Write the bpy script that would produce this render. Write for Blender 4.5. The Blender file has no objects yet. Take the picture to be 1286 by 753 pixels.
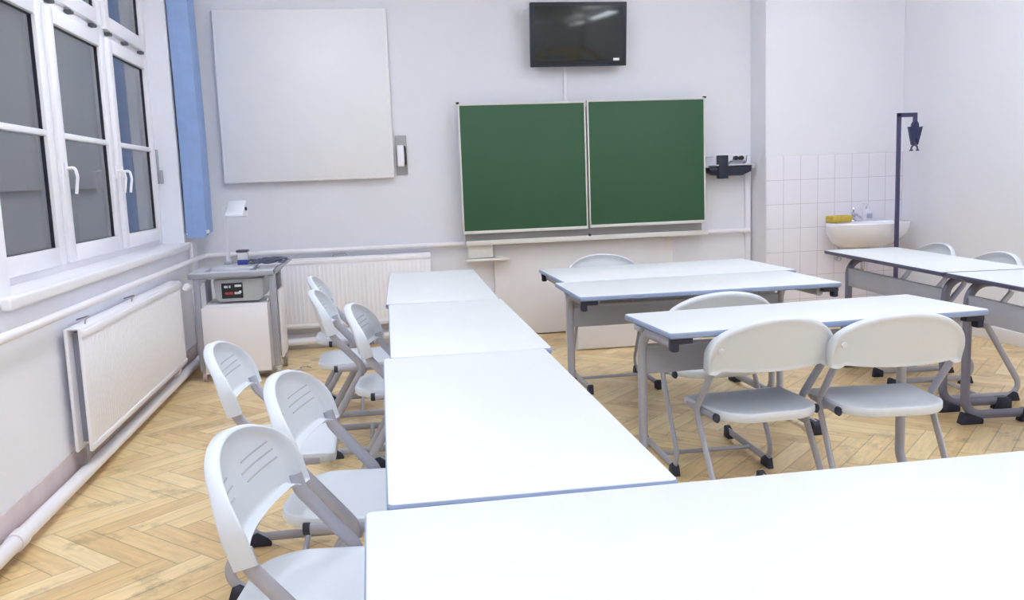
import bpy, bmesh, math, random
from mathutils import Vector, Matrix
random.seed(4)
D = bpy.data
SC = bpy.context.scene
COL = SC.collection
R = math.radians
PI = math.pi

# ------------------------------------------------------------------ materials
def mat(name, col, rough=.5, metal=0., spec=.5, bump=0., bscale=40., coat=0., var=0., vscale=6.):
    m = D.materials.new(name); m.use_nodes = True
    nt = m.node_tree; b = nt.nodes['Principled BSDF']
    b.inputs['Base Color'].default_value = (*col, 1)
    b.inputs['Roughness'].default_value = rough
    b.inputs['Metallic'].default_value = metal
    b.inputs['Specular IOR Level'].default_value = spec
    b.inputs['Coat Weight'].default_value = coat
    tc = nt.nodes.new('ShaderNodeTexCoord')
    if var > 0:
        n = nt.nodes.new('ShaderNodeTexNoise'); n.inputs['Scale'].default_value = vscale; n.inputs['Detail'].default_value = 4
        nt.links.new(tc.outputs['Object'], n.inputs['Vector'])
        r = nt.nodes.new('ShaderNodeValToRGB')
        r.color_ramp.elements[0].position = .3; r.color_ramp.elements[1].position = .7
        r.color_ramp.elements[0].color = (*[c * (1 - var) for c in col], 1)
        r.color_ramp.elements[1].color = (*[min(1, c * (1 + var)) for c in col], 1)
        nt.links.new(n.outputs['Fac'], r.inputs['Fac']); nt.links.new(r.outputs['Color'], b.inputs['Base Color'])
    if bump > 0:
        n = nt.nodes.new('ShaderNodeTexNoise'); n.inputs['Scale'].default_value = bscale; n.inputs['Detail'].default_value = 3
        nt.links.new(tc.outputs['Object'], n.inputs['Vector'])
        u = nt.nodes.new('ShaderNodeBump'); u.inputs['Strength'].default_value = bump; u.inputs['Distance'].default_value = .004
        nt.links.new(n.outputs['Fac'], u.inputs['Height']); nt.links.new(u.outputs['Normal'], b.inputs['Normal'])
    return m

M = {}
M['wall'] = mat('wall_paint', (.785, .785, .835), .75, spec=.25, bump=.12, bscale=55, var=.02, vscale=1.5)
M['wall_left'] = mat('window_wall_paint', (.85, .86, .93), .75, spec=.25, bump=.12, bscale=55, var=.015, vscale=1.5)
M['wall_white'] = mat('recess_wall_paint', (.82, .82, .875), .7, spec=.25, bump=.1, bscale=60, var=.015, vscale=1.5)
M['ceiling'] = mat('ceiling_paint', (.80, .79, .80), .9, spec=.2, bump=.08)
M['panelwall'] = mat('wall_panel_paint', (.78, .75, .75), .6, spec=.3, var=.015)
M['baseboard'] = mat('skirting_plaster', (.66, .56, .57), .6, var=.05, vscale=9)
M['trim'] = mat('white_gloss_paint', (.86, .85, .89), .3, spec=.5, bump=.03, bscale=12)
M['upvc'] = mat('window_plastic', (.87, .86, .91), .28, spec=.5, var=.01)
M['gasket'] = mat('window_gasket', (.02, .02, .035), .5, var=.1)
M['radiator'] = mat('radiator_enamel', (.88, .87, .92), .32, spec=.5, var=.01)
M['rad_dark'] = mat('radiator_inside', (.30, .31, .38), .5, var=.1)
M['pipe'] = mat('pipe_paint', (.86, .84, .88), .3, spec=.5, bump=.05, bscale=20)
M['curtain'] = mat('blue_curtain_cloth', (.30, .42, .70), .8, spec=.2, bump=.2, bscale=220, var=.04, vscale=14)
M['whiteboard'] = mat('whiteboard_enamel', (.83, .83, .86), .35, spec=.45, var=.01)
M['wbframe'] = mat('whiteboard_rim', (.86, .85, .88), .35, var=.01)
M['chalk'] = mat('green_chalkboard', (.034, .104, .050), .6, spec=.4, var=.04, vscale=1.3, bump=.04, bscale=200)
M['alu'] = mat('cream_aluminium', (.72, .70, .66), .38, metal=.0, spec=.5, var=.02)
M['hinge'] = mat('hinge_cap', (.09, .085, .10), .5, var=.1)
M['edge_dark'] = mat('dark_violet_edging', (.075, .075, .15), .42, spec=.45, var=.04)
M['frame_dark'] = mat('dark_grey_powder_coat', (.19, .19, .26), .42, metal=.15, var=.03)
M['alu_dark'] = mat('grey_aluminium', (.34, .33, .33), .45, metal=.2, var=.03)
M['black'] = mat('black_plastic', (.012, .014, .022), .4, var=.2)
M['navy'] = mat('navy_black_plastic', (.014, .02, .045), .42, var=.15)
M['screen'] = mat('tv_glass', (.012, .016, .017), .12, spec=.6, var=.1, vscale=2)
M['label'] = mat('white_sticker', (.8, .8, .82), .5, var=.02)
M['chair'] = mat('chair_plastic', (.65, .69, .745), .42, spec=.45, bump=.05, bscale=300, var=.012, vscale=5)
M['slit_shade'] = mat('chair_slit_shade', (.44, .45, .50), .6, var=.03)  # darker grey stands in for the shade inside the backrest slits
M['frame'] = mat('grey_powder_coat', (.41, .415, .48), .42, metal=.15, spec=.5, bump=.03, bscale=200, var=.03)
M['foot'] = mat('rubber_foot', (.018, .022, .045), .55, var=.15)
M['top'] = mat('white_laminate', (.69, .708, .72), .45, spec=.35, var=.012, vscale=3)
M['edge'] = mat('blue_grey_edging', (.27, .345, .52), .4, spec=.45, var=.04)
M['panel'] = mat('grey_panel', (.40, .41, .475), .5, bump=.05, bscale=150, var=.03)
M['ceramic'] = mat('white_ceramic', (.85, .86, .94), .12, spec=.55, coat=.3, var=.01)
M['chrome'] = mat('chrome', (.62, .62, .66), .15, metal=1., var=.03)
M['sponge'] = mat('yellow_sponge', (.58, .42, .085), .9, spec=.1, bump=.7, bscale=90, var=.15, vscale=40)
M['soap'] = mat('pale_bottle', (.78, .75, .82), .25, var=.02)
M['soap_dark'] = mat('bottle_pump', (.35, .34, .45), .35, var=.03)
M['pole'] = mat('slate_blue_steel', (.065, .062, .135), .4, metal=.2, var=.06)
M['clip'] = mat('dark_blue_plastic', (.018, .026, .085), .4, var=.1)
M['cart_white'] = mat('cart_board', (.83, .80, .83), .45, var=.01)
M['cart_grey'] = mat('cart_metal', (.36, .37, .43), .42, metal=.15, var=.03)
M['cart_top'] = mat('cart_top', (.60, .61, .68), .4, var=.02)
M['ohp'] = mat('projector_housing', (.47, .49, .53), .5, bump=.05, bscale=200, var=.03)
M['ohp_head'] = mat('projector_head', (.78, .79, .84), .3, var=.01)
M['red'] = mat('red_button', (.45, .04, .04), .4, var=.1)
M['blue'] = mat('blue_liquid', (.03, .05, .28), .3, var=.1)
M['clear'] = mat('clear_jar', (.62, .63, .64), .15, var=.02)
M['cable'] = mat('grey_cable', (.13, .14, .22), .45, var=.2)
M['castor'] = mat('castor_wheel', (.42, .36, .35), .5, var=.1)
M['chalkwhite'] = mat('chalk_stick', (.85, .83, .80), .9, var=.03)
M['lamp_body'] = mat('lamp_housing', (.75, .75, .76), .5, var=.01)

def glass_mat():
    m = D.materials.new('window_glass'); m.use_nodes = True
    nt = m.node_tree; nt.nodes.clear()
    o = nt.nodes.new('ShaderNodeOutputMaterial'); mx = nt.nodes.new('ShaderNodeMixShader')
    t = nt.nodes.new('ShaderNodeBsdfTransparent'); t.inputs[0].default_value = (.86, .88, .9, 1)
    g = nt.nodes.new('ShaderNodeBsdfGlossy'); g.inputs['Roughness'].default_value = .015
    f = nt.nodes.new('ShaderNodeFresnel'); ge = nt.nodes.new('ShaderNodeNewGeometry')
    io = nt.nodes.new('ShaderNodeMapRange'); io.inputs[3].default_value = 1.6; io.inputs[4].default_value = 1 / 1.6   # same reflectance on both faces of the sheet
    nt.links.new(ge.outputs['Backfacing'], io.inputs[0]); nt.links.new(io.outputs[0], f.inputs['IOR'])
    nt.links.new(f.outputs[0], mx.inputs[0]); nt.links.new(t.outputs[0], mx.inputs[1]); nt.links.new(g.outputs[0], mx.inputs[2])
    nt.links.new(mx.outputs[0], o.inputs[0])
    return m
M['glass'] = glass_mat()

def emit_mat(name, col, s):
    m = D.materials.new(name); m.use_nodes = True
    nt = m.node_tree; nt.nodes.clear()
    o = nt.nodes.new('ShaderNodeOutputMaterial'); e = nt.nodes.new('ShaderNodeEmission')
    e.inputs[0].default_value = (*col, 1); e.inputs[1].default_value = s
    nt.links.new(e.outputs[0], o.inputs[0]); return m
M['lamp'] = emit_mat('lamp_diffuser', (.88, .965, 1.06), 9.0)
M['fill_uplight'] = emit_mat('lamp_fill_uplight', (.88, .965, 1.06), 17.0)  # unseen upward glow, added for soft fill bounced off the ceiling

def parquet():
    m = D.materials.new('herringbone_parquet'); m.use_nodes = True
    nt = m.node_tree; b = nt.nodes['Principled BSDF']; L = nt.links
    def N(t, **k):
        n = nt.nodes.new(t)
        for a, v in k.items(): setattr(n, a, v)
        return n
    def ma(op, a, b_=None, c=None):
        n = N('ShaderNodeMath', operation=op)
        for i, v in enumerate((a, b_, c)):
            if v is None: continue
            if isinstance(v, (int, float)): n.inputs[i].default_value = v
            else: L.new(v, n.inputs[i])
        return n.outputs[0]
    tc = N('ShaderNodeTexCoord'); mp = N('ShaderNodeMapping')
    w, n = .098, 5.0
    mp.inputs['Rotation'].default_value = (0, 0, R(45)); mp.inputs['Scale'].default_value = (1 / w, 1 / w, 1)
    L.new(tc.outputs['Object'], mp.inputs['Vector'])
    sp = N('ShaderNodeSeparateXYZ'); L.new(mp.outputs[0], sp.inputs[0])
    x = ma('ADD', sp.outputs[0], 500.0); y = ma('ADD', sp.outputs[1], 500.0)
    i = ma('FLOOR', x); j = ma('FLOOR', y); fx = ma('FRACT', x); fy = ma('FRACT', y)
    t = ma('FLOORED_MODULO', ma('SUBTRACT', i, j), 2 * n)
    hor = ma('LESS_THAN', t, n - .5)
    tv = ma('SUBTRACT', 2 * n - 1, t)
    def mix(a, c): return ma('ADD', ma('MULTIPLY', a, hor), ma('MULTIPLY', c, ma('SUBTRACT', 1.0, hor)))
    along = mix(ma('ADD', t, fx), ma('ADD', tv, fy))
    across = mix(fy, fx)
    ida = mix(ma('SUBTRACT', i, t), i); idb = mix(j, ma('SUBTRACT', j, tv))
    idc = N('ShaderNodeCombineXYZ'); L.new(ida, idc.inputs[0]); L.new(idb, idc.inputs[1]); L.new(hor, idc.inputs[2])
    wn = N('ShaderNodeTexWhiteNoise', noise_dimensions='3D'); L.new(idc.outputs[0], wn.inputs['Vector'])
    ramp = N('ShaderNodeValToRGB'); L.new(wn.outputs['Value'], ramp.inputs['Fac'])
    cr = ramp.color_ramp
    cr.elements[0].color = (.72, .50, .235, 1); cr.elements[1].color = (.88, .69, .395, 1)
    e = cr.elements.new(.35); e.color = (.80, .58, .29, 1)
    e = cr.elements.new(.7); e.color = (.845, .64, .34, 1)
    # grain stretched along the plank
    gv = N('ShaderNodeCombineXYZ')
    L.new(ma('MULTIPLY', along, .35), gv.inputs[0]); L.new(ma('MULTIPLY', across, 3.0), gv.inputs[1])
    L.new(ma('MULTIPLY', wn.outputs['Value'], 57.0), gv.inputs[2])
    gn = N('ShaderNodeTexNoise'); gn.inputs['Scale'].default_value = 1.6; gn.inputs['Detail'].default_value = 6; gn.inputs['Distortion'].default_value = .6
    L.new(gv.outputs[0], gn.inputs['Vector'])
    gr = N('ShaderNodeMapRange'); L.new(gn.outputs['Fac'], gr.inputs[0])
    gr.inputs[1].default_value = .3; gr.inputs[2].default_value = .75; gr.inputs[3].default_value = .86; gr.inputs[4].default_value = 1.12
    # joint lines
    ea = ma('MINIMUM', across, ma('SUBTRACT', 1.0, across)); el = ma('MINIMUM', along, ma('SUBTRACT', n, along))
    ed = ma('MINIMUM', ea, el)
    jm = N('ShaderNodeMapRange'); L.new(ed, jm.inputs[0]); jm.inputs[1].default_value = .012; jm.inputs[2].default_value = .04
    jm.inputs[3].default_value = .62; jm.inputs[4].default_value = 1.0
    # scuffs and grime
    dn = N('ShaderNodeTexNoise'); dn.inputs['Scale'].default_value = 4.5; dn.inputs['Detail'].default_value = 9; dn.inputs['Roughness'].default_value = .72
    L.new(tc.outputs['Object'], dn.inputs['Vector'])
    dm = N('ShaderNodeMapRange'); L.new(dn.outputs['Fac'], dm.inputs[0]); dm.inputs[1].default_value = .54; dm.inputs[2].default_value = .70
    dm.inputs[3].default_value = 1.0; dm.inputs[4].default_value = .55
    k = ma('MULTIPLY', ma('MULTIPLY', gr.outputs[0], jm.outputs[0]), dm.outputs[0])
    vm = N('ShaderNodeVectorMath', operation='SCALE'); L.new(ramp.outputs[0], vm.inputs[0]); L.new(k, vm.inputs['Scale'])
    L.new(vm.outputs[0], b.inputs['Base Color'])
    b.inputs['Roughness'].default_value = .3; b.inputs['Specular IOR Level'].default_value = .5
    rr = N('ShaderNodeMapRange'); L.new(dn.outputs['Fac'], rr.inputs[0]); rr.inputs[3].default_value = .22; rr.inputs[4].default_value = .42
    L.new(rr.outputs[0], b.inputs['Roughness'])
    bp = N('ShaderNodeBump'); bp.inputs['Strength'].default_value = .25; bp.inputs['Distance'].default_value = .002
    L.new(jm.outputs[0], bp.inputs['Height']); L.new(bp.outputs[0], b.inputs['Normal'])
    return m
M['parquet'] = parquet()

def tile_mat(x0, z0):
    m = D.materials.new('white_wall_tiles'); m.use_nodes = True
    nt = m.node_tree; b = nt.nodes['Principled BSDF']; L = nt.links
    tc = nt.nodes.new('ShaderNodeTexCoord'); sp = nt.nodes.new('ShaderNodeSeparateXYZ'); L.new(tc.outputs['Object'], sp.inputs[0])
    def ma(op, a, v):
        n = nt.nodes.new('ShaderNodeMath'); n.operation = op; L.new(a, n.inputs[0])
        if isinstance(v, float): n.inputs[1].default_value = v
        elif v is not None: L.new(v, n.inputs[1])
        return n.outputs[0]
    fx = ma('FRACT', ma('DIVIDE', ma('SUBTRACT', sp.outputs[0], x0), .1535), None)
    fz = ma('FRACT', ma('DIVIDE', ma('SUBTRACT', sp.outputs[2], z0), .2015), None)
    def edge(f, g):
        a = ma('SUBTRACT', f, .5); a = ma('ABSOLUTE', a, None); return ma('GREATER_THAN', a, .5 - g)
    g = ma('MAXIMUM', edge(fx, .012), edge(fz, .009))
    mx = nt.nodes.new('ShaderNodeMix'); mx.data_type = 'RGBA'
    mx.inputs['A'].default_value = (.80, .775, .84, 1); mx.inputs['B'].default_value = (.52, .49, .54, 1)
    L.new(g, mx.inputs['Factor']); L.new(mx.outputs['Result'], b.inputs['Base Color'])
    b.inputs['Roughness'].default_value = .22
    bp = nt.nodes.new('ShaderNodeBump'); bp.invert = True; bp.inputs['Strength'].default_value = .5; bp.inputs['Distance'].default_value = .002
    L.new(g, bp.inputs['Height']); L.new(bp.outputs[0], b.inputs['Normal'])
    return m
M['tiles'] = tile_mat(3.226 - .1535 * 20, 1.42 - .2015 * 20)

# ------------------------------------------------------------------ mesh builder
class MB:
    def __init__(s): s.bm = bmesh.new()
    def _add(s, tmp, mi=0):
        for f in tmp.faces: f.material_index = mi
        me = D.meshes.new('t'); tmp.to_mesh(me); tmp.free(); s.bm.from_mesh(me); D.meshes.remove(me)
        return s
    def box(s, a, b, bev=.0, mi=0, rot=None, seg=2):
        t = bmesh.new(); bmesh.ops.create_cube(t, size=1)
        c = [(a[i] + b[i]) / 2 for i in range(3)]; d = [abs(b[i] - a[i]) for i in range(3)]
        bmesh.ops.scale(t, vec=d, verts=t.verts)
        if bev > 0: bmesh.ops.bevel(t, geom=t.edges[:], offset=min(bev, min(d) * .48), segments=seg, affect='EDGES', profile=.5)
        if rot is not None: bmesh.ops.rotate(t, cent=(0, 0, 0), matrix=rot, verts=t.verts)
        bmesh.ops.translate(t, vec=c, verts=t.verts)
        return s._add(t, mi)
    def prism(s, pts, axis, a, b, bev=0., mi=0):
        # polygon pts (two coords) extruded along axis from a to b
        t = bmesh.new()
        def P(p, k):
            if axis == 0: return (k, p[0], p[1])
            if axis == 1: return (p[0], k, p[1])
            return (p[0], p[1], k)
        v0 = [t.verts.new(P(p, a)) for p in pts]; v1 = [t.verts.new(P(p, b)) for p in pts]
        n = len(pts); t.faces.new(v0); t.faces.new(v1[::-1])
        for i in range(n): t.faces.new((v0[i], v0[(i + 1) % n], v1[(i + 1) % n], v1[i]))
        bmesh.ops.recalc_face_normals(t, faces=t.faces)
        if bev > 0: bmesh.ops.bevel(t, geom=t.edges[:], offset=bev, segments=2, affect='EDGES', profile=.5)
        return s._add(t, mi)
    def sweep(s, path, w, h=None, side=(1, 0, 0), seg=12, mi=0, caps=True):
        # oval section: half-width w/2 along 'side', half-height h/2 perpendicular
        h = h or w; t = bmesh.new(); side = Vector(side).normalized(); rings = []
        path = [Vector(p) for p in path]
        for i, p in enumerate(path):
            d = (path[min(i + 1, len(path) - 1)] - path[max(i - 1, 0)]).normalized()
            sd = side - d * side.dot(d)
            if sd.length < 1e-3: sd = d.orthogonal()
            sd.normalize(); up = d.cross(sd)
            rings.append([t.verts.new(p + sd * (w / 2 * math.cos(2 * PI * k / seg)) + up * (h / 2 * math.sin(2 * PI * k / seg))) for k in range(seg)])
        for a, b in zip(rings, rings[1:]):
            for k in range(seg): t.faces.new((a[k], a[(k + 1) % seg], b[(k + 1) % seg], b[k]))
        if caps: t.faces.new(rings[0][::-1]); t.faces.new(rings[-1])
        bmesh.ops.recalc_face_normals(t, faces=t.faces)
        return s._add(t, mi)
    def lathe(s, prof, c=(0, 0, 0), seg=24, axis='Z', mi=0):
        t = bmesh.new(); rings = []
        for r, z in prof:
            rings.append([t.verts.new((r * math.cos(2 * PI * k / seg), r * math.sin(2 * PI * k / seg), z)) for k in range(seg)])
        for a, b in zip(rings, rings[1:]):
            for k in range(seg): t.faces.new((a[k], a[(k + 1) % seg], b[(k + 1) % seg], b[k]))
        t.faces.new(rings[0][::-1]); t.faces.new(rings[-1])
        if axis == 'X': bmesh.ops.rotate(t, cent=(0, 0, 0), matrix=Matrix.Rotation(PI / 2, 3, 'Y'), verts=t.verts)
        if axis == 'Y': bmesh.ops.rotate(t, cent=(0, 0, 0), matrix=Matrix.Rotation(-PI / 2, 3, 'X'), verts=t.verts)
        bmesh.ops.translate(t, vec=c, verts=t.verts)
        bmesh.ops.recalc_face_normals(t, faces=t.faces)
        return s._add(t, mi)
    def cyl(s, c, r, h, axis='Z', seg=20, mi=0):
        return s.lathe([(r, -h / 2), (r, h / 2)], c, seg, axis, mi)
    def quads(s, grid, closed=False, mi=0):
        t = bmesh.new(); vs = [[t.verts.new(p) for p in row] for row in grid]
        for a, b in zip(vs, vs[1:]):
            n = len(a)
            for k in range(n if closed else n - 1): t.faces.new((a[k], a[(k + 1) % n], b[(k + 1) % n], b[k]))
        return s._add(t, mi)
    def build(s, name, mats, parent=None, loc=None, smooth=30):
        bm = s.bm
        if not isinstance(mats, (list, tuple)): mats = [mats]
        me = D.meshes.new(name); bm.to_mesh(me); bm.free()
        for m in mats: me.materials.append(m)
        for p in me.polygons: p.use_smooth = True
        try: me.set_sharp_from_angle(angle=R(smooth))
        except Exception: pass
        o = D.objects.new(name, me); COL.objects.link(o)
        if parent is not None: o.parent = parent
        if loc is not None: o.location = loc
        return o

def fillet(pts, rad, seg=6):
    pts = [Vector(p) for p in pts]; out = [pts[0]]
    if isinstance(rad, (int, float)): rad = [rad] * len(pts)
    for i in range(1, len(pts) - 1):
        p, a, b = pts[i], pts[i - 1], pts[i + 1]; r = rad[i]
        d1 = (a - p); d2 = (b - p); ang = d1.angle(d2)
        t = min(r / math.tan(ang / 2), d1.length * .49, d2.length * .49)
        s0 = p + d1.normalized() * t; s1 = p + d2.normalized() * t
        rr = t * math.tan(ang / 2)
        bis = (d1.normalized() + d2.normalized()).normalized(); c = p + bis * (rr / math.sin(ang / 2))
        v0 = s0 - c; v1 = s1 - c; th = v0.angle(v1)
        for k in range(seg + 1):
            f = k / seg
            out.append(c + (v0 * math.sin((1 - f) * th) + v1 * math.sin(f * th)) / math.sin(th) if th > 1e-4 else s0)
    out.append(pts[-1]); return out

def tag(o, label=None, cat=None, group=None, kind=None):
    if label: o['label'] = label
    if cat: o['category'] = cat
    if group: o['group'] = group
    if kind: o['kind'] = kind
    return o
def thing(name, label, cat, loc=(0, 0, 0), rz=0, group=None):
    o = D.objects.new(name, None); COL.objects.link(o); o.empty_display_size = .1
    o.location = loc; o.rotation_euler = (0, 0, rz)
    return tag(o, label, cat, group)
def struct(o): o['kind'] = 'structure'; return o
def dup(root):
    r = root.copy(); COL.objects.link(r)
    for ch in root.children:
        c = ch.copy(); COL.objects.link(c); c.parent = r
        for g in ch.children:
            d = g.copy(); COL.objects.link(d); d.parent = c
    return r

# ------------------------------------------------------------------ room
XL, XR, YB, YF, ZC = -1.42, 4.46, 7.30, -2.4, 3.60
struct(MB().box((XL - .3, YF - .2, -.1), (XR + .2, YB + .2, 0)).build('floor', M['parquet']))
struct(MB().box((XL - .3, YF - .2, ZC), (XR + .2, YB + .2, ZC + .1)).build('ceiling', M['ceiling']))
WY0, WY1, WZ0, WZ1 = 3.66, 6.85, .93, 3.05
b = MB()
b.box((XL - .24, YF - .2, 0), (XL, WY0, ZC)); b.box((XL - .24, WY1, 0), (XL, YB + .2, ZC))
b.box((XL - .24, WY0, 0), (XL, WY1, .895)); b.box((XL - .24, WY0, WZ1), (XL, WY1, ZC))
struct(b.build('wall_left', M['wall_left']))
struct(MB().box((XL, YB, 0), (3.226, YB + .2, ZC)).build('wall_back', M['wall']))
struct(MB().box((3.226, 7.0, 0), (XR, YB + .2, ZC), .004).build('wall_recess', M['wall_white']))
struct(MB().box((XR, YF - .2, 0), (XR + .2, YB + .2, ZC)).build('wall_right', M['wall_white']))
struct(MB().box((XL, YF - .2, 0), (XR, YF, ZC)).build('wall_front', M['wall']))
struct(MB().box((3.228, 6.992, 0), (XR - .001, 6.9995, 1.42), .002).build('trim_tiles', M['tiles']))
struct(MB().box((XL, YF, 0), (XL + .008, YB - .001, .155), .003).build('baseboard_left', M['baseboard']))
struct(MB().box((XL + .01, YB - .008, 0), (.93, YB, .12), .003).build('baseboard_back', M['trim']))
struct(MB().box((XR - .012, YF, 0), (XR, 6.99, .10), .003).build('baseboard_right', M['trim']))

# boxed panel on the wall under the chalkboard
struct(MB().box((.95, YB - .05, .012), (2.50, YB, .775), .004).build('trim_wall_panel', M['panelwall']))

# ------------------------------------------------------------------ window
win = D.objects.new('window_1', None); COL.objects.link(win); win['kind'] = 'structure'
fx0, fx1 = -1.63, -1.575     # fixed frame
b = MB()
b.box((fx0, WY0, WZ0 - .03), (fx1, WY0 + .10, WZ1), .006); b.box((fx0, WY1 - .085, WZ0 - .03), (fx1, WY1, WZ1), .006)
b.box((fx0, WY0 + .1, WZ0 - .03), (fx1, WY1 - .085, .975), .006); b.box((fx0, WY0 + .1, WZ1 - .06), (fx1, WY1 - .085, WZ1), .006)
b.box((fx0, WY0 + .1, 2.245), (fx1 + .004, WY1 - .085, 2.315), .006)
for y in (4.747, 5.762): b.box((fx0, y - .035, .975), (fx1 + .004, y + .035, 2.245), .006); b.box((fx0, y - .035, 2.315), (fx1 + .004, y + .035, WZ1 - .06), .006)
b.build('window_frame', M['upvc'], win)
def sash(y0, y1, z0, z1, bar):
    r = D.objects.new('sash', None); COL.objects.link(r); r.parent = win
    a0, a1 = fx1 - .012, fx1 + .03; w = .093
    b = MB()
    b.box((a0, y0 - w, z0 - w + .005), (a1, y0, z1 + w - .01), .008); b.box((a0, y1, z0 - w + .005), (a1, y1 + w, z1 + w - .01), .008)
    b.box((a0, y0, z0 - w + .005), (a1, y1, z0), .008); b.box((a0, y0, z1), (a1, y1, z1 + w - .01), .008)
    if bar: b.box((a0 + .006, y0, 1.597), (a1 - .004, y1, 1.627), .005)
    b.build('sash_frame', M['upvc'], r)
    g = MB(); e = .004
    g.box((a0 + .004, y0 - .001, z0 - .001), (a0 + .022, y0 + e, z1)); g.box((a0 + .004, y1 - e, z0), (a0 + .022, y1 + .001, z1))
    g.box((a0 + .004, y0, z0 - .001), (a0 + .022, y1, z0 + e * .6)); g.box((a0 + .004, y0, z1 - e), (a0 + .022, y1, z1 + .001))
    g.build('gasket', M['gasket'], r)
    MB().box((a0 + .010, y0 + .002, z0 + .002), (a0 + .014, y1 - .002, z1 - .002)).build('pane', M['glass'], r)
    MB().box((a0 - .006, y0 + .002, z0 + .002), (a0 - .002, y1 - .002, z1 - .002)).build('pane', M['glass'], r)
    return r
SY = ((3.86, 4.622), (4.868, 5.632), (5.888, 6.662))
for i, (y0, y1) in enumerate(SY):
    s = sash(y0, y1, 1.056, 2.168, True)
    sash(y0, y1, 2.385, 2.93, False)
    hy = (None, 4.808, 5.825)[i]
    if i == 1:
        ys = (4.808, 5.695)
    elif i == 2: ys = (5.825,)
    else: ys = ()
    for y in ys:
        h = MB(); hx = fx1 + .03
        h.box((hx, y - .014, 1.40), (hx + .012, y + .014, 1.475), .005)
        h.sweep(fillet([(hx + .01, y, 1.445), (hx + .05, y, 1.448), (hx + .058, y, 1.40), (hx + .045, y, 1.315)], .018), .018, .016, side=(0, 1, 0))
        h.build('handle', M['upvc'], s)
hb = [4.86, 5.15, 5.55, 5.86, 6.22, 6.62]
for y in hb:
    MB().box((fx1 + .004, y - .03, 2.266), (fx1 + .04, y + .03, 2.286), .006).build('hinge', M['hinge'], win)
h = MB(); h.box((-1.575, 6.80, 1.37), (-1.545, 6.835, 1.62), .008); h.box((-1.545, 6.808, 1.37), (-1.52, 6.828, 1.47), .008)
h.build('vent_lever', M['cart_grey'], win)
b = MB(); b.box((-1.60, WY0 + .002, .895), (XL, WY1 - .002, .93), .004); b.box((XL, 3.54, .880), (-1.378, 6.875, .932), .012, seg=3)
struct(b.build('trim_window_sill', M['trim']))
# outer wall ledge seen through the glass is night: nothing stands there

# ------------------------------------------------------------------ curtain
cu = thing('panel_curtain', 'blue panel curtain hanging beside the window in the corner', 'curtain', (-1.37, 7.0, .93))
def curtain_panel(y0, y1, x, zb, wav, ph):
    g = []
    for k in range(2):
        row = []
    n = 24; rows = []
    zs = [zb + (3.12 - zb) * i / 30 for i in range(31)]
    for z in zs:
        ring = []
        for i in range(n + 1):
            y = y0 + (y1 - y0) * i / n; ring.append((x + wav * math.sin(i / n * PI * 2 + ph) + .003 * math.sin(z * 2.1 + i * .3), y, z))
        back = [(p[0] - .006, p[1], p[2]) for p in ring[::-1]]
        rows.append(ring + back)
    return rows
def fold(pts, zb, th=.006):
    # a hanging cloth: plan outline pts (x, y) with a little sway, from zb up to the rail
    rows = []; P2 = fillet([(x, y, 0) for x, y in pts], .012, 5)
    nn = []
    for i, p in enumerate(P2):
        d = (P2[min(i + 1, len(P2) - 1)] - P2[max(i - 1, 0)]).normalized(); nn.append(Vector((-d.y, d.x, 0)))
    for k in range(31):
        z = zb + (2.19 - zb) * k / 30; sw = .004 * math.sin(z * 2.3)
        a = [(p.x + sw, p.y + sw, z) for p in P2]; q = [(p.x + sw + n_.x * th, p.y + sw + n_.y * th, z) for p, n_ in zip(P2, nn)]
        rows.append(a + q[::-1])
    return MB().quads(rows, closed=True)
fold([(-.038, -.115), (.02, -.122), (.07, -.118), (.108, -.112)], .035).build('cloth_panel', M['curtain'], cu)
fold([(.100, -.10), (.106, -.02), (.100, .07), (.104, .18)], .06).build('cloth_panel', M['curtain'], cu)
fold([(-.03, -.09), (.085, -.085), (.088, .16), (-.03, .17)], .05).build('cloth_panel', M['curtain'], cu)
MB().box((-.042, -.128, .058), (-.028, -.110, .07), .003).build('hem_clip', M['trim'], cu)
MB().box((.082, -.105, .062), (.115, -.02, .085), .004).build('hem_bar', M['trim'], cu)
MB().box((.090, -.108, .045), (.112, -.06, .06), .003).build('hem_weight', M['alu_dark'], cu)
MB().box((-.05, -.6, 2.18), (.03, .28, 2.21), .004).build('curtain_rail', M['trim'], cu)

# ------------------------------------------------------------------ pipes
def pipe(name, pts, r, label, rad=.05, rings=()):
    b = MB(); b.sweep(fillet(pts, rad), 2 * r, seg=16, side=(0, 0, 1))
    o = b.build(name, M['pipe']); tag(o, label, 'pipe')
    for (c, ax, rr, h) in rings: MB().cyl(c, rr, h, ax).build('coupling', M['pipe'], o)
    return o
PX = -1.365
pipe('heating_pipe', [(PX, YF + .02, .80), (PX, YB - .055, .80), (3.19, YB - .055, .80)], .019, 'thin white pipe running along the walls above both radiators', .04,
     rings=[((3.16, YB - .055, .80), 'X', .026, .05)])
for y in (3.3, 4.9, 6.9): pass
pipe('heating_pipe', [(PX, YF + .02, .062), (PX, YB - .07, .062), (.55, YB - .07, .085)], .03, 'thick white pipe low along the wall just above the parquet', .05,
     rings=[((PX, 3.33, .062), 'Y', .036, .07)])
pipe('riser_pipe', [(-1.395, 6.93, .05), (-1.395, 6.93, .93)], .016, 'short white riser pipe below the curtain at the window corner', .02)
b = MB(); b.box((3.165, YB - .03, .0), (3.215, YB, 1.43), .004)
tag(b.build('cable_duct', M['trim']), 'white vertical cable duct in the corner beside the tiled wall', 'cable duct')
b = MB(); b.box((1.592, YB - .018, 1.93), (1.618, YB, 2.22), .003)
tag(b.build('cable_duct', M['trim']), 'short white cable duct between the television and the chalkboard', 'cable duct')

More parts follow.
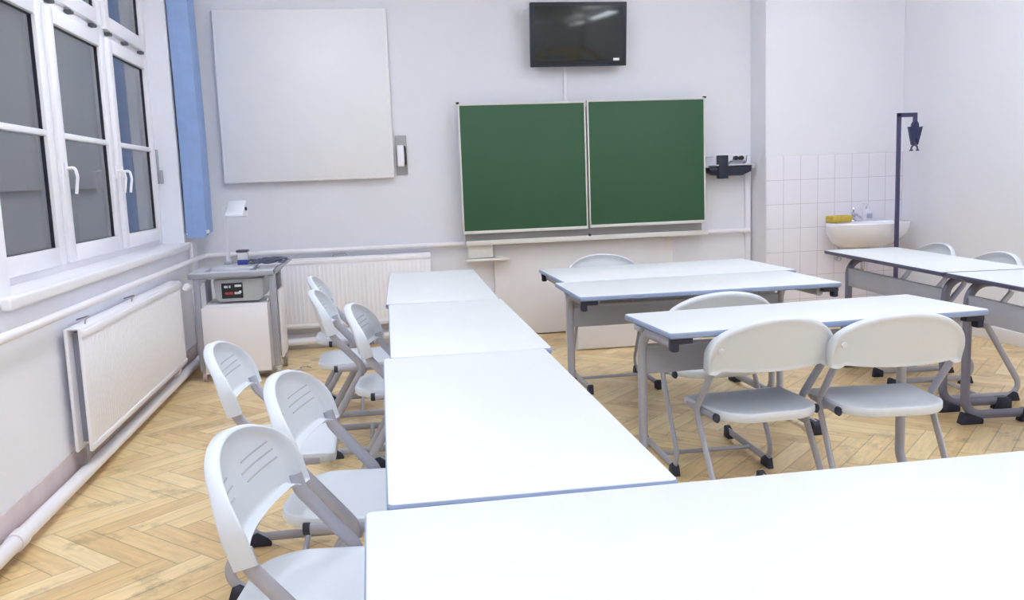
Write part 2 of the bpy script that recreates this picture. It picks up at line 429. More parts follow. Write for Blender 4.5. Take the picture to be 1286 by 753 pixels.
# ------------------------------------------------------------------ radiators
def radiator(label, L, loc, rz, ribs):
    # local: x along, front face at y=0 looking to -y, back at y=+.105, z from 0 to H
    H = .56
    r = thing('radiator', label, 'radiator', loc, rz, 'panel radiators')
    b = MB(); b.box((0, 0, 0), (L, .018, H), .006)
    b.box((.0, -.008, H - .045), (L, .01, H - .012), .006); b.box((0, -.006, .012), (L, .01, .035), .006)
    n = int(L / .035)
    if ribs:
        for i in range(n):
            x = .03 + (L - .06) * (i + .5) / n; b.box((x - .008, -.0016, .05), (x + .008, .004, H - .06), .0015)
    b.build('front_panel', M['radiator'], r)
    MB().box((0, .062, .0), (L, .078, H), .006).build('back_panel', M['radiator'], r)
    b = MB()
    pts = []
    m_ = int(L / .03)
    for i in range(m_): x = .07 + (L - .14) * i / (m_ - 1); b.box((x - .0012, .018, .03), (x + .0012, .062, H - .03))
    b.build('convector_fin', M['rad_dark'], r)
    b = MB(); b.box((.006, .016, H - .008), (L - .006, .07, H), .002)
    b.build('top_grille', M['radiator'], r)
    b = MB()
    b.sweep(fillet([(.05, .04, .02), (.05, .04, -.05), (.05, .075, -.075)], .02), .018); b.build('return_pipe', M['alu_dark'], r)
    b = MB(); b.sweep(fillet([(L - .05, .04, .02), (L - .05, .04, -.05), (L - .05, .075, -.075)], .02), .018); b.build('return_pipe', M['pipe'], r)
    for x in (.12, L * .45): b = MB(); b.sweep(fillet([(x, .02, H + .004), (x + .01, .02, H + .022), (x + .10, .03, H + .026), (x + .11, .09, H + .01)], .008), .007); b.build('bracket', M['alu_dark'], r)
    return r
rA = radiator('white panel radiator under the window with open end showing fins', 2.02, (-1.312, 4.08, .165), R(90), True)
b = MB(); b.lathe([(.016, 0), (.016, .03), (.02, .031), (.02, .05), (.024, .052), (.026, .10), (.02, .11)], (2.025, -.025, .505), 16, 'X'); v = b.build('valve', M['trim'], rA)
b = MB(); b.lathe([(.021, .0), (.025, .004), (.025, .018), (.021, .022)], (2.105, -.025, .505), 16, 'X'); b.build('valve_collar', M['black'], v)
rA2 = rA
rB = radiator('white ribbed panel radiator on the back wall behind the projector trolley', 1.42, (-1.0, 7.165, .185), 0, True)

# ------------------------------------------------------------------ whiteboard
wb = thing('whiteboard', 'large square white interactive board on the back wall', 'whiteboard', (-.496, 7.297, 1.357))
MB().box((-.664, -.075, 0), (.664, -.0, 1.322), .012, seg=3).build('rim', M['wbframe'], wb)
MB().box((-.640, -.079, .024), (.640, -.070, 1.298), .003).build('writing_surface', M['whiteboard'], wb)
ph = thing('pen_holder', 'grey wall plate with white box and black handle right of the whiteboard', 'pen holder', (.229, 7.298, 1.38))
b = MB(); b.box((-.042, -.012, 0), (.048, 0, .315), .004); b.build('plate', M['alu_dark'], ph)
MB().box((-.032, -.075, .065), (.022, -.012, .235), .008).build('holder_box', M['trim'], ph)
b = MB(); b.sweep(fillet([(.03, -.012, .225), (.03, -.06, .222), (.036, -.065, .15), (.034, -.06, .085), (.034, -.012, .08)], .012), .014); b.build('handle', M['black'], ph)
# ------------------------------------------------------------------ television
tv = thing('television', 'black flat television mounted high above the chalkboard', 'television', (1.70, 7.30, 2.45))
tilt = Matrix.Rotation(R(6), 3, 'X')
def tb(b, a, c, bev, mi=0):
    cc = Vector([(a[i] + c[i]) / 2 for i in range(3)]); d = [abs(c[i] - a[i]) / 2 for i in range(3)]
    p = tilt @ cc + Vector((0, -.12, 0))
    b.box([p[i] - d[i] for i in range(3)], [p[i] + d[i] for i in range(3)], bev, mi, rot=tilt)
b = MB(); tb(b, (-.398, -.03, -.25), (.398, .015, .25), .008); tb(b, (-.36, .012, -.21), (.36, .045, .19), .012); b.build('bezel', M['black'], tv)
b = MB(); tb(b, (-.362, -.033, -.205), (.362, -.029, .218), .001); b.build('screen', M['screen'], tv)
b = MB(); tb(b, (-.33, -.036, -.249), (.33, -.030, -.238), .002); b.build('trim_strip', M['navy'], tv)
b = MB(); tb(b, (.285, -.0345, -.208), (.335, -.031, -.188), .0005); b.build('sticker', M['label'], tv)
MB().box((-.12, -.09, -.1), (.12, 0, .1), .005).build('wall_mount', M['black'], tv)
# ------------------------------------------------------------------ chalkboard
cb = thing('chalkboard', 'wide green chalkboard of two sliding panels on the back wall', 'chalkboard', (1.727, 7.30, .88))
def board(x0, x1, y, z0, z1):
    p = MB().box((x0 + .012, y, z0 + .012), (x1 - .012, y + .02, z1 - .012), .001).build('board_panel', M['chalk'], cb)
    b = MB(); w = .019
    b.box((x0, y - .005, z0 - .006), (x1, y + .024, z0 + w), .003); b.box((x0, y - .005, z1 - w * .7), (x1, y + .024, z1), .003)
    b.box((x0, y - .005, z0), (x0 + .012, y + .024, z1), .003); b.box((x1 - .012, y - .005, z0), (x1, y + .024, z1), .003)
    b.build('panel_frame', M['alu'], p)
board(-1.033, .012, -.14, .005, 1.04); board(.024, 1.033, -.145, .012, 1.045)
MB().box((-1.015, -.10, -.09), (1.015, -.084, 1.0), .003).build('back_rail', M['alu_dark'], cb)
b = MB(); b.box((-1.012, -.165, -.088), (1.05, -.06, -.07), .004); b.box((-1.012, -.168, -.095), (1.05, -.155, -.055), .004)
b.build('chalk_tray', M['alu'], cb)
for x in (-1.033, 1.033): MB().box((x - .012, -.15, 1.04), (x + .012, -.115, 1.056), .004).build('end_cap', M['black'], cb)
MB().lathe([(.01, 0), (.012, .004), (.012, .016), (.008, .02)], (.018, -.172, -.05), 14, 'Y').build('lock_knob', M['black'], cb)
b = MB(); b.box((-1.0, -.13, -.20), (-.79, -.105, -.085), .01); b.box((-1.02, -.17, -.225), (-.665, -.05, -.205), .005)
b.build('side_shelf', M['alu'], cb)
b = MB(); b.sweep([(-.03, 0, 0), (.03, .004, 0)], .014, seg=10)
c_ = b.build('chalk_stick', M['chalkwhite']); c_.location = (1.727 - .74, 7.30 - .12, .88 - .198); tag(c_, 'white chalk stick lying on the small shelf under the chalkboard', 'chalk')
# ------------------------------------------------------------------ black device on wall bracket
dv = thing('wall_device', 'black media player box held on a wall bracket right of the chalkboard', 'media box', (2.985, 7.30, 1.30))
b = MB(); b.prism([(-.20, .045), (.19, .055), (.185, .005), (.10, -.028), (-.03, -.026), (-.12, -.02), (-.165, .0)], 1, -.15, -.01, .006); b.build('housing', M['navy'], dv)
b = MB(); b.box((-.14, -.168, .057), (.20, -.005, .068), .002); b.box((.185, -.155, .03), (.205, -.12, .06), .003); b.build('top_plate', M['cart_top'], dv)
MB().box((-.115, -.17, -.05), (-.03, -.11, .145), .004).build('receiver_block', M['navy'], dv)
MB().box((-.205, -.05, .01), (-.16, -.0, .05), .004).build('wall_arm', M['alu_dark'], dv)
b = MB(); b.box((-.195, -.012, .055), (-.18, 0, .135), .003); b.box((-.20, -.012, .13), (-.1, 0, .142), .003); b.build('mount_strip', M['cart_top'], dv)
b = MB(); b.sweep(fillet([(.0, -.1, .062), (.015, -.1, .11), (.03, -.09, .075), (.05, -.08, .12)], .02), .006); b.build('plug_lead', M['cable'], dv)
b = MB(); b.sweep(fillet([(.13, -.08, .062), (.15, -.08, .085), (.175, -.06, .075), (.185, -.05, .14)], .02), .006); b.build('plug_lead', M['cable'], dv)
so = thing('socket_strip', 'white socket strip with dark plugs above the black media box', 'socket', (3.05, 7.30, 1.425))
MB().box((-.11, -.03, -.03), (.13, 0, .03), .004).build('socket_body', M['trim'], so)
for x in (.02, .07): MB().cyl((x, -.045, -.005), .019, .04, 'Y').build('plug', M['black'], so)

# ------------------------------------------------------------------ washbasin
wbx = thing('washbasin', 'white ceramic washbasin fixed to the tiled wall', 'washbasin', (4.01, 6.992, .64))
def basin():
    b = MB(); n = 40; rows = []
    def ring(w, d, z, yo=0., p=2.4):
        out = []
        for k in range(n):
            a = 2 * PI * k / n; c, s = math.cos(a), math.sin(a)
            x = w * math.copysign(abs(c) ** (2 / p), c); y = math.copysign(abs(s) ** (2 / p), s)
            y = -d / 2 + d / 2 * y + yo
            if y > -.001: y = -.001
            out.append((x, y, z))
        return out
    prof = [(.15, .22, 0.0, 0), (.22, .30, .012, 0), (.285, .37, .055, 0), (.328, .43, .12, 0), (.343, .455, .18, 0), (.345, .46, .205, 0), (.338, .45, .214, 0), (.325, .43, .215, 0)]
    rows = [ring(w, d, z, y) for w, d, z, y in prof]
    inner = [(.27, .30, .213, -.10), (.25, .28, .19, -.105), (.21, .24, .12, -.12), (.12, .14, .075, -.15), (.02, .02, .065, -.2)]
    rows += [[(x, min(y, -.03), z) for x, y, z in ring(w, d, z, y)] for w, d, z, y in inner]
    b.quads(rows, closed=True); b.quads([rows[0], [(0, -.1, 0)] * n], closed=True) if False else None
    bm = b.bm; bm.verts.ensure_lookup_table()
    bmesh.ops.recalc_face_normals(bm, faces=bm.faces)
    b.build('basin', M['ceramic'], wbx, smooth=50)
basin()
b = MB(); b.lathe([(.03, 0), (.026, .012), (.016, .02), (.015, .07), (.018, .075)], (-.03, -.055, .212), 18)
b.sweep(fillet([(-.03, -.055, .262), (-.03, -.11, .272), (-.03, -.16, .25)], .03), .02); b.build('tap', M['chrome'], wbx)
b = MB(); b.sweep([(-.03, -.055, .285), (-.03, -.06, .30), (-.065, -.12, .325)], .016); b.build('tap_lever', M['chrome'], wbx)
b = MB(); b.lathe([(.028, 0), (.034, -.02), (.03, -.10), (.018, -.11), (.018, -.16)], (0, -.16, .005), 18); b.sweep(fillet([(0, -.16, -.14), (0, -.16, -.2), (0, 0, -.2)], .04), .032); b.build('drain_trap', M['chrome'], wbx)
for x in (-.16, .12):
    b = MB(); b.sweep(fillet([(x, 0, -.1), (x, -.05, -.1), (x, -.05, .06)], .015), .012); b.cyl((x, -.05, -.1), .018, .05, 'Y'); b.build('stop_valve', M['chrome'], wbx)
b = MB(); b.box((-.092, -.055, 0), (.092, .055, .058), .012, seg=3)
sg = b.build('sponge', M['sponge']); sg.location = (3.79, 6.83, .856); sg.rotation_euler = (0, 0, R(7)); tag(sg, 'yellow sponge lying on the left rim of the washbasin', 'sponge')
sp = thing('soap_bottle', 'small pale soap bottle standing behind the tap on the washbasin', 'soap bottle', (4.10, 6.925, .8555))
MB().lathe([(.034, 0), (.038, .008), (.038, .07), (.03, .088), (.014, .095), (.014, .105)], seg=20).build('bottle_body', M['soap'], sp)
b = MB(); b.lathe([(.016, .1), (.016, .118), (.005, .12), (.005, .14)], seg=14); b.box((-.04, -.008, .138), (.01, .008, .15), .004); b.build('pump_head', M['soap'], sp)
MB().box((-.026, -.0395, .02), (.026, -.036, .06), .001).build('label_patch', M['soap_dark'], sp)

# ------------------------------------------------------------------ skeleton-type hook stand
st = thing('hook_stand', 'tall dark steel stand with square hook by the washbasin', 'stand', (4.105, 6.50, 0))
b = MB(); t_ = .027
b.box((-t_ / 2, -t_ / 2, .03), (t_ / 2, t_ / 2, 1.712), .003); b.box((-t_ / 2, -t_ / 2, 1.68), (.150, t_ / 2, 1.712), .003); b.box((.123, -t_ / 2, 1.625), (.150, t_ / 2, 1.69), .003)
b.build('pole', M['pole'], st)
b = MB(); b.box((-.25, -.02, .012), (.25, .02, .034), .004); b.box((-.02, -.25, .012), (.02, .25, .034), .004); b.build('base_cross', M['pole'], st)
for x, y in ((.24, 0), (-.24, 0), (0, .24), (0, -.24)): MB().cyl((x, y, .007), .02, .014).build('foot_pad', M['foot'], st)
hk = thing('hanging_clip', 'dark blue wedge shaped clip hanging from the stand hook', 'clip', (4.2415, 6.50, 1.44))
b = MB()
KX = .72
b.prism([(KX * x, z) for x, z in [(-.032, .155), (-.03, .185), (-.012, .205), (.012, .205), (.03, .185), (.032, .155), (.078, .165), (.052, .09), (.026, .02), (.022, .03), (.0, .085), (-.022, .03), (-.026, .02), (-.05, .09), (-.072, .165)]], 1, -.022, .022, .0015)
b.build('wedge', M['clip'], hk)
b = MB()
b.sweep(fillet([(-.02, 0, .05), (-.008, 0, .03), (.022, 0, .01), (.028, 0, -.02)], .012), .014); b.sweep(fillet([(.02, 0, .05), (.008, 0, .03), (-.022, 0, .01), (-.03, 0, -.02)], .012), .014)
b.box((-.038, -.012, -.026), (-.016, .012, -.014), .004); b.box((.016, -.012, -.026), (.036, .012, -.014), .004); b.build('clamp', M['pole'], hk)

# ------------------------------------------------------------------ low white box below the chalkboard
bx = thing('low_cabinet', 'low white cabinet on the floor behind the far middle tables', 'cabinet', (1.95, 6.62, 0))
MB().box((-.50, -.17, 0), (.50, .2, .50), .005).build('body', M['panelwall'], bx)
for s in (-1, 1): MB().box((s * .25 - .24, -.19, .012), (s * .25 + .24, -.171, .49), .003).build('door', M['panelwall'], bx)

# ------------------------------------------------------------------ projector trolley
ct = thing('projector_trolley', 'grey and white projector trolley in the corner by the window', 'trolley', (-1.0, 6.2, 0))
b = MB(); z = .735
b.box((-.28, 0, z), (.275, .06, z + .022), .006); b.box((-.28, .40, z), (.275, .46, z + .022), .006); b.box((-.28, .05, z), (-.20, .41, z + .022), .006); b.box((.17, .05, z), (.275, .41, z + .022), .006)
b.box((-.20, .05, .705), (.17, .41, .712), .002); b.build('tabletop', [M['cart_top']], ct)
b = MB(); b.box((-.285, -.006, z - .018), (.28, .0, z + .016), .003); b.box((.275, 0, z - .018), (.281, .46, z + .016), .003); b.build('top_rim', M['cart_grey'], ct)
b = MB(); b.prism([(.282, .755), (.365, .80), (.37, .785), (.29, .72)], 1, .03, .44, .003); b.build('side_flap', M['cart_grey'], ct)
for x in (-.235, .265):
    for y in (.025, .435):
        b = MB(); b.box((x - .02, y - .015, .08), (x + .02, y + .02, z), .005); b.build('leg', M['cart_grey'], ct)
for x in (-.235, .265):
    for y in (.03, .43):
        b = MB(); b.cyl((x + .01, y, .035), .034, .026, 'X'); cw = b.build('castor', M['castor'], ct)
        b = MB(); b.box((x - .012, y - .014, .05), (x + .03, y + .014, .085), .003); b.build('castor_fork', M['chrome'], cw)
b = MB(); b.prism([(.215, .70), (-.215 + .0, .70)], 1, 0, .01) if False else None
b.prism([(-.215, .735), (-.12, .735), (-.20, .68), (-.215, .66)], 1, .01, .03, .002); b.build('corner_gusset', M['cart_grey'], ct)
b = MB(); b.box((-.20, .03, .06), (.225, .42, .53), .004); b.build('cabinet', M['cart_white'], ct)
b = MB(); b.box((-.215, .0, .055), (.225, .022, .515), .004); b.build('cabinet_door', M['cart_white'], ct)
MB().box((-.19, .04, .03), (.22, .41, .06), .003).build('base_plate', M['rad_dark'], ct)
MB().box((.225, .02, .545), (.235, .44, .56), .002).build('shelf_edge', M['cart_white'], ct)
# side screen (white wing behind the right legs)
MB().box((.285, .12, .12), (.30, .44, .60), .004).build('side_panel', M['cart_white'], ct)
op = thing('overhead_projector', 'grey overhead projector sunk into the corner trolley', 'projector', (-1.0, 6.2, 0))
b = MB(); b.prism([(-.13, .70), (-.115, .565), (-.09, .545), (.17, .545), (.20, .57), (.205, .70)], 1, .045, .385, .01); b.build('housing', M['ohp'], op)
cp = MB().box((-.075, .033, .57), (.065, .05, .675), .003).build('control_panel', M['black'], op)
for x, zz, m_, w in ((-.045, .65, 'cart_top', .012), (-.02, .65, 'cart_top', .006), (-.04, .605, 'red', .012), (-.012, .605, 'red', .012), (.036, .655, 'label', .022), (.03, .605, 'cart_top', .02), (.048, .612, 'label', .008)):
    MB().box((x - w, .028, zz - .008), (x + w, .036, zz + .008), .002).build('switch', M[m_], cp)
MB().box((-.13, .06, .765), (.14, .40, .778), .003).build('stage_plate', M['cart_top'], op)
MB().box((-.10, .06, .70), (.12, .39, .766), .003).build('stage_housing', M['ohp'], op)
b = MB(); b.box((-.083, .365, .77), (-.057, .39, 1.19), .004); b.build('column', M['ohp_head'], op)
b = MB(); b.box((-.10, .35, .775), (-.04, .40, .80), .006); b.build('column_foot', M['ohp'], op)
b = MB()
b.prism([(.16, 1.125), (.16, 1.137), (.40, 1.232), (.405, 1.12), (.36, 1.115)], 0, -.035, .085, .004); b.build('mirror_head', M['ohp_head'], op)
b = MB(); b.box((.085, .28, 1.16), (.10, .30, 1.185), .004); b.build('tilt_knob', M['black'], op)
jr = thing('storage_jar', 'small clear jar with dark lid and blue bottom on the trolley', 'jar', (-.955, 6.50, .779))
MB().box((-.035, -.035, .032), (.035, .035, .088), .005).build('jar_body', M['clear'], jr)
MB().box((-.037, -.037, 0), (.037, .037, .036), .005).build('jar_base', M['blue'], jr)
MB().box((-.041, -.041, .088), (.041, .041, .104), .004).build('lid', M['pole'], jr)
cc = MB()
pts = []
for k in range(150):
    a = k * .26; r_ = .085 + .03 * math.sin(k * .37); pts.append((r_ * 1.25 * math.cos(a), r_ * math.sin(a), .006 + .0002 * k + .006 * math.sin(k * .9) ** 2))
cc.sweep(pts, .009, seg=8)
pts = fillet([(.06, -.02, .02), (-.06, -.05, .03), (-.1, -.10, .022)], .03); cc.sweep(pts, .009, seg=8)
co = cc.build('cable_coil', M['cable']); co.location = (-.775, 6.44, .779); co.rotation_euler = (0, 0, .2); tag(co, 'tangled coil of dark cable lying on the projector trolley', 'cable')
b = MB(); b.sweep(fillet([(-.06, 0, 0), (-.02, -.06, .0), (.03, -.02, .0), (.0, .05, .0), (.07, .06, .0), (.09, .0, .0)], .03), .009, seg=8)
co = b.build('floor_cable', M['castor']); co.location = (-.62, 6.45, .005); tag(co, 'short pale cable lying on the parquet beside the trolley', 'cable')

# ------------------------------------------------------------------ school tables
def rounded_rect(w, d, r, n=6):
    out = []
    for cx, cy, a0 in ((w / 2 - r, d / 2 - r, 0), (-w / 2 + r, d / 2 - r, 90), (-w / 2 + r, -d / 2 + r, 180), (w / 2 - r, -d / 2 + r, 270)):
        for k in range(n + 1):
            a = R(a0 + 90 * k / n); out.append((cx + r * math.cos(a), cy + r * math.sin(a)))
    return out
def table(label, L, dp, loc, rz, top=.76, up=.12, ins=(.09, .09), dark=False):
    ME, MF = (M['edge_dark'], M['frame_dark']) if dark else (M['edge'], M['frame'])
    # local: x along, user side at -y, upright side at +y
    t = thing('school_table', label, 'table', (loc[0], loc[1], 0), rz, 'white school tables')
    th = .024
    b = MB(); b.prism(rounded_rect(L - .006, dp - .006, .012), 2, top - th * .6, top, .0015); tp = b.build('tabletop', M['top'], t)
    b = MB()
    ro = rounded_rect(L, dp, .014)
    prof = [(-.006, top - th + .001), (-.0, top - th + .006), (.0, top - .006), (-.0025, top - .0018), (-.006, top - .0006), (-.011, top - .0006)]
    rows = []
    for off, z in [(-.03, top - th)] + prof:
        rr = rounded_rect(L + 2 * off, dp + 2 * off, max(.003, .014 + off)); rows.append([(x, y, z) for x, y in rr])
    b.quads(rows, closed=True)
    n = len(rows[0]); t2 = bmesh.new(); vs = [t2.verts.new(p) for p in rows[0]]; t2.faces.new(vs[::-1]); b._add(t2)
    bmesh.ops.recalc_face_normals(b.bm, faces=b.bm.faces)
    b.build('edge_band', ME, tp)
    yu = dp / 2 - up; w = .046
    for i, s in enumerate((-1, 1)):
        x = s * (L / 2 - ins[i])
        b = MB(); zt = top - th - .02
        b.sweep(fillet([(x, -dp / 2 + .07, .045), (x, yu, .045), (x, yu, zt), (x, -dp / 2 + .05, zt)], [0, .085, .10, 0], 8), .034, w, seg=16)
        f = b.build('leg_frame', MF, t)
        b = MB(); b.prism([(-dp / 2 + .045, 0), (-dp / 2 + .045, .05), (-dp / 2 + .06, .066), (-dp / 2 + .12, .066), (-dp / 2 + .14, 0)], 0, x - .025, x + .025, .006); b.build('foot_pad', M['foot'], f)
        b = MB(); b.prism([(yu - .09, 0), (yu - .09, .028), (yu - .03, .05), (yu + .012, .06), (yu + .03, .0)], 0, x - .024, x + .024, .006); b.build('foot_pad', M['foot'], f)
        b = MB(); b.box((x - .03, yu - .06, zt + .0), (x + .03, yu + .005, top - th), .004); b.build('top_plate', MF, f)
        e = s * L / 2; b = MB()
        b.box((min(e - s * .012, e - s * .09), -dp / 2 + .014, top - th - .020), (max(e - s * .012, e - s * .09), -dp / 2 + .05, top - th), .003)
        b.box((min(e - s * .012, e - s * .04), -dp / 2 + .014, top - th - .048), (max(e - s * .012, e - s * .04), -dp / 2 + .055, top - th - .01), .007)
        b.build('bag_hook', M['foot'], t)
    x0, x1 = -L / 2 + ins[0] + .012, L / 2 - ins[1] - .012
    b = MB(); b.box((x0, yu - .010, .540), (x1, yu + .008, .650), .003); b.box((x0, yu - .016, .642), (x1, yu + .010, .656), .003); b.build('modesty_panel', M['panel'], t)
    for k in (() if dark else (-.34, -.2, .2, .34)): MB().box((k * L - .006, yu - .008, .652), (k * L + .006, yu + .004, top - th), .002).build('panel_bracket', MF, t)
    return t
table('white table farthest back in the left row, nearest the back wall', 1.445, .525, (.303, 4.752), R(-91.6))
table('white table in the middle of the left row between two others', 1.262, .522, (.286, 3.389), R(-90.6))
table('white table of the left row touching the large nearest table', 1.300, .520, (.253, 2.106), R(-90.3))
table('large white table at the bottom of the photo, nearest of all', 1.30, .56, (.605, 1.164), R(.4))
table('white table farthest back in the middle, backed against another table', 1.305, .74, (1.612, 4.884), R(180), ins=(.09, .05))
table('white middle table backed against the farthest middle one, one chair in front', 1.285, .605, (1.546, 4.203), R(-.6), ins=(.055, .09))
table('white table with two chairs at its near side, right of the centre', 1.267, .485, (1.594, 3.142), R(3.2), ins=(.03, .105))
table('white table with dark edges at the right, nearest to the washbasin', 1.465, .50, (3.135, 4.765), R(84.5), up=.085, ins=(.11, .20), dark=True)
table('white table with dark edges, cut by the right edge of the photo', 1.34, .485, (2.995, 3.345), R(84.5), up=.065, ins=(.10, .10), dark=True)

# ------------------------------------------------------------------ chairs (local: faces +y, origin on the floor under seat centre)
def make_chair():
    c = thing('school_chair', '-', 'chair')
    # seat
    b = MB(); n = 64; zt = .462
    def outline(sc, z, cy=0.):
        pts = []
        def arc(cx, cy_, r, a0, a1, m):
            for k in range(m): a = R(a0 + (a1 - a0) * k / (m - 1)); pts.append((cx + r * math.cos(a), cy_ + r * math.sin(a)))
        arc(.205 - .035, .20 - .035, .035, 0, 90, 8); arc(-.205 + .035, .20 - .035, .035, 90, 180, 8)
        # rear: wide round corners
        arc(-.195 + .125, -.178 + .125, .125, 180, 262, 16); arc(.195 - .125, -.178 + .125, .125, 278, 360, 16)
        return [(x * sc, y * sc, z) for x, y in pts]
    prof = [(.2, zt - .034), (.92, zt - .036), (.975, zt - .033), (1.0, zt - .024), (1.0, zt - .008), (.99, zt - .002), (.965, zt), (.9, zt - .002), (.75, zt - .007), (.45, zt - .010), (.12, zt - .011)]
    rows = [outline(s, z) for s, z in prof]
    # waterfall front and raised rear
    rows = [[(x, y, z - max(0, (y - .12)) ** 2 * 1.6) for x, y, z in r] for r in rows]
    b.quads(rows, closed=True)
    for r, fl in ((rows[0], True), (rows[-1], False)):
        t2 = bmesh.new(); vs = [t2.verts.new(p) for p in r]; t2.faces.new(vs[::-1] if fl else vs); b._add(t2)
    bmesh.ops.recalc_face_normals(b.bm, faces=b.bm.faces)
    b.build('seat', M['chair'], c, smooth=40)
    # backrest
    base = Vector((0, -.098, .607)); upv = Vector((0, -.27, .963)).normalized(); nrm = Vector((0, .963, .27)).normalized()   # nrm faces the sitter
    W, H = .250, .213; NU, NV = 44, 22
    def bot(u): k = min(1, max(0, (abs(u) - .78) / .10)); return .012 - .012 * k * k * (3 - 2 * k)
    def topf(u): return .058 + (H - .058) * math.sqrt(max(0, 1 - abs(u) ** 1.95))
    def wid(v): return 1.0 - .045 * (1 - v) ** 1.5
    def P(u, v, off):
        s = bot(u) + (topf(u) - bot(u)) * v
        x = W * u * wid(s / H)
        dep = -.050 * (1 - abs(u) ** 2.2)
        return base + Vector((x, 0, 0)) + upv * s + nrm * (dep + off)
    us = [math.sin(PI / 2 * (-1 + 2 * i / NU)) for i in range(NU + 1)]
    vs_ = [.5 - .5 * math.cos(PI * j / NV) for j in range(NV + 1)]
    def edge(u, v):
        # distance to the outline, metres (approx.)
        h = topf(u) - bot(u)
        d = min((1 - abs(u)) * W * 1.6, (1 - v) * h + .0 , v * h * 2.2 + .004)
        d2 = math.hypot(W * u, max(0, (bot(u) + h * v) - .058) * W / (H - .058)); d = min(d, max(0, W - d2) if (bot(u) + h * v) > .058 else d)
        return max(0, d)
    def lip(u, v): d = edge(u, v); k = max(0, 1 - d / .030); return k * k * (3 - 2 * k)
    def slv(u, v): k = min(1, max(0, (abs(u) - .80) / .12)); return k * k * (3 - 2 * k) * max(0, 1 - max(0, bot(u) + (topf(u) - bot(u)) * v - .06) / .09)
    def rnd(u, v): d = edge(u, v); k = max(0, 1 - d / .012); return k * k
    front = [[P(u, v, .004 + (.026 + .006 * slv(u, v)) * lip(u, v) - .013 * rnd(u, v)) for u in us] for v in vs_]
    back = [[P(u, v, -.006 - (.005 + .012 * slv(u, v)) * lip(u, v) + .006 * rnd(u, v)) for u in us] for v in vs_]
    b = MB()
    b.quads(front); b.quads(back)
    def strip(a, bb): b.quads([a, bb])
    strip(front[0], back[0]); strip(front[-1], back[-1]); strip([r[0] for r in front], [r[0] for r in back]); strip([r[-1] for r in front], [r[-1] for r in back])
    bmesh.ops.remove_doubles(b.bm, verts=b.bm.verts, dist=.0004); bmesh.ops.recalc_face_normals(b.bm, faces=b.bm.faces)
    # three raised strips per half, sitter's side: slit shade painted as grey
    for sg in (-1, 1):
        for v, ua, ub in ((.18, .20, .80), (.27, .14, .78), (.36, .20, .74)):
            path = []
            for k in range(13):
                u = sg * (ua + (ub - ua) * k / 12)
                s = .245 * v + .012; hh = topf(u) - bot(u); vv = (s + .03 - bot(u)) / hh
                path.append(P(u, vv, .0042))
            b.sweep(path, .0042, .0024, side=tuple(upv), seg=8, mi=1)
    bk = b.build('backrest', [M['chair'], M['slit_shade']], c, smooth=50)
    b = MB()
    for u, v in ((-.83, .62),):
        p = P(u, v, -.011); q = nrm
        t2 = bmesh.new(); bmesh.ops.create_cone(t2, cap_ends=True, segments=20, radius1=.011, radius2=.009, depth=.006)
        rot = Vector((0, 0, 1)).rotation_difference(-q).to_matrix(); bmesh.ops.rotate(t2, cent=(0, 0, 0), matrix=rot, verts=t2.verts); bmesh.ops.translate(t2, vec=p, verts=t2.verts); b._add(t2)
    b.build('round_boss', M['chair'], bk)
    # side frames
    for s in (-1, 1):
        x = s * .213
        top = base + Vector((s * (.215), 0, 0)) + upv * .03 + nrm * .004
        lo = base + Vector((s * .215, 0, 0)) - upv * .012 + nrm * .004
        pts = [top, lo, (x, .045, .445), (x, -.165, .13), (x, -.175, .05), (x, .0, .034), (x, .33, .034)]
        pts = [Vector(p) for p in pts]
        pts[4] = Vector((x, -.20, .034)); pts[3] = Vector((x, -.155, .13))
        path = fillet([top, lo, (x, .045, .44), (x, -.20, .034), (x, .345, .034)], [0, .05, .05, .06, 0], 7)
        b = MB(); b.sweep(path, .019, .034, seg=14); fr = b.build('side_frame', M['frame'], c)
        b = MB(); b.prism([(.30, 0), (.30, .04), (.345, .06), (.36, .055), (.365, 0)], 0, x - .014, x + .014, .004); b.build('foot_cap', M['foot'], fr)
        b = MB(); b.prism([(-.165, 0), (-.15, .045), (-.125, .055), (-.085, .03), (-.075, 0)], 0, x - .014, x + .014, .004); b.build('foot_cap', M['foot'], fr)
        b = MB(); b.sweep([(x - s * .017, -.085, .436), (x - s * .017, .15, .436)], .02, .03, seg=12); sr = b.build('seat_rail', M['frame'], c)
        b = MB(); b.sweep([(x - s * .017, -.098, .436), (x - s * .017, -.080, .436)], .0225, .033, seg=12); b.build('end_plug', M['foot'], sr)
    b = MB(); b.sweep([(-.213, .06, .036), (.213, .06, .036)], .02, .02, side=(0, 1, 0), seg=12); b.build('cross_bar', M['frame'], c)
    b = MB(); b.sweep([(-.205, .045, .42), (.205, .045, .42)], .022, .022, side=(0, 1, 0), seg=12); b.build('seat_bar', M['frame'], c)
    return c
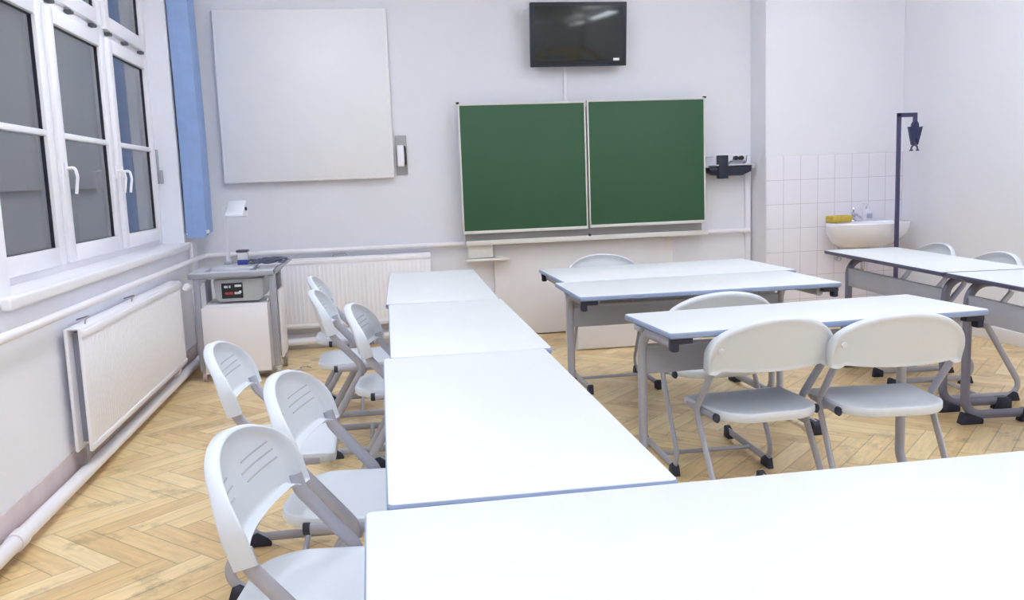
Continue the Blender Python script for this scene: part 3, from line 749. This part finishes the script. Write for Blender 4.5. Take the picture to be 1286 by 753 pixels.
CH = [
    ('grey plastic chair at bottom left, nearest of the chairs on the window side', -.150, 1.83, -90 - 7.5),
    ('grey plastic chair beside the nearest one on the window side, pushed close to the table', -.105, 2.40, -90 - 8),
    ('grey plastic chair standing farthest from the tables, its backrest in front of the trolley', -.372, 3.00, -90),
    ('grey plastic chair half hidden by the corner of the middle left table', .055, 3.79, -90 - 6),
    ('grey plastic chair in front of the back radiator, second farthest on the window side', -.142, 4.42, -90),
    ('grey plastic chair farthest back on the window side, behind another chair', -.20, 5.12, -90),
    ('pale chair seen from behind, left of the pair at the centre right table', 1.345, 3.01, 4),
    ('pale chair seen from behind, right of the pair at the centre right table', 1.805, 2.945, -5),
    ('pale chair between the two middle tables, mostly hidden by the table in front', 1.445, 3.70, -1),
    ('pale chair facing the camera behind the farthest middle table', 1.440, 5.435, 180),
    ('pale chair at the right wall, half round back above the table by the washbasin', 3.39, 5.18, 90 - 4),
    ('pale chair at the right wall, half round back near the right photo edge', 3.29, 4.48, 90 - 4),
]
proto = make_chair()
for i, (lab, x, y, rz) in enumerate(CH):
    c = proto if i == 0 else dup(proto)
    c.location = (x, y, 0); c.rotation_euler = (0, 0, R(rz)); tag(c, lab, 'chair', 'grey plastic school chairs')

# ------------------------------------------------------------------ ceiling lamps
def lamp(x, y, label):
    t = thing('ceiling_lamp', label, 'lamp', (x, y, 3.05), 0, 'ceiling lamps')
    b = MB(); b.box((-.16, -.8, .02), (.16, .8, .07), .01); b.build('housing', M['lamp_body'], t)
    MB().box((-.14, -.78, .0), (.14, .78, .022), .004).build('diffuser', M['lamp'], t)
    MB().box((-.11, -.76, .068), (.11, .76, .078), .003).build('fill_uplight', M['fill_uplight'], t)  # added glowing top, lifts shaded areas by way of the ceiling
    for yy in (-.6, .6): MB().cyl((0, yy, .31), .006, .5).build('hanger', M['lamp_body'], t)
for x, xn in ((-.3, 'window side'), (2.9, 'basin side')):
    for y, yn in ((-.6, 'behind the camera'), (2.2, 'above the near tables'), (4.9, 'above the far tables')):
        lamp(x, y, 'long white pendant lamp on the %s %s' % (xn, yn))

# ------------------------------------------------------------------ world, camera, view
w = D.worlds.new('night'); SC.world = w; w.use_nodes = True
bg = w.node_tree.nodes['Background']; bg.inputs[0].default_value = (.50, .50, .60, 1); bg.inputs[1].default_value = .22
F, YAW, PIT, ROL = 1106., .149, .1346, -.0374
f = Vector((math.sin(YAW) * math.cos(PIT), math.cos(YAW) * math.cos(PIT), -math.sin(PIT)))
r = Vector((math.cos(YAW), -math.sin(YAW), 0)); u = r.cross(f)
r2 = r * math.cos(ROL) + u * math.sin(ROL); u2 = -r * math.sin(ROL) + u * math.cos(ROL)
cam = D.cameras.new('camera'); co = D.objects.new('camera', cam); COL.objects.link(co)
cam.sensor_fit = 'HORIZONTAL'; cam.sensor_width = 36.; cam.lens = F / 1286 * 36.; cam.clip_start = .05
m4 = Matrix((r2, u2, -f)).transposed().to_4x4(); m4.translation = (0, 0, 1.3); co.matrix_world = m4
SC.camera = co
SC.view_settings.view_transform = 'Standard'; SC.view_settings.look = 'None'; SC.view_settings.gamma = 1; SC.view_settings.use_curve_mapping = False
SC.view_settings.exposure = 0.58
SC.cycles.use_denoising = True
SC.cycles.max_bounces = 8; SC.cycles.diffuse_bounces = 7; SC.cycles.sample_clamp_indirect = 8
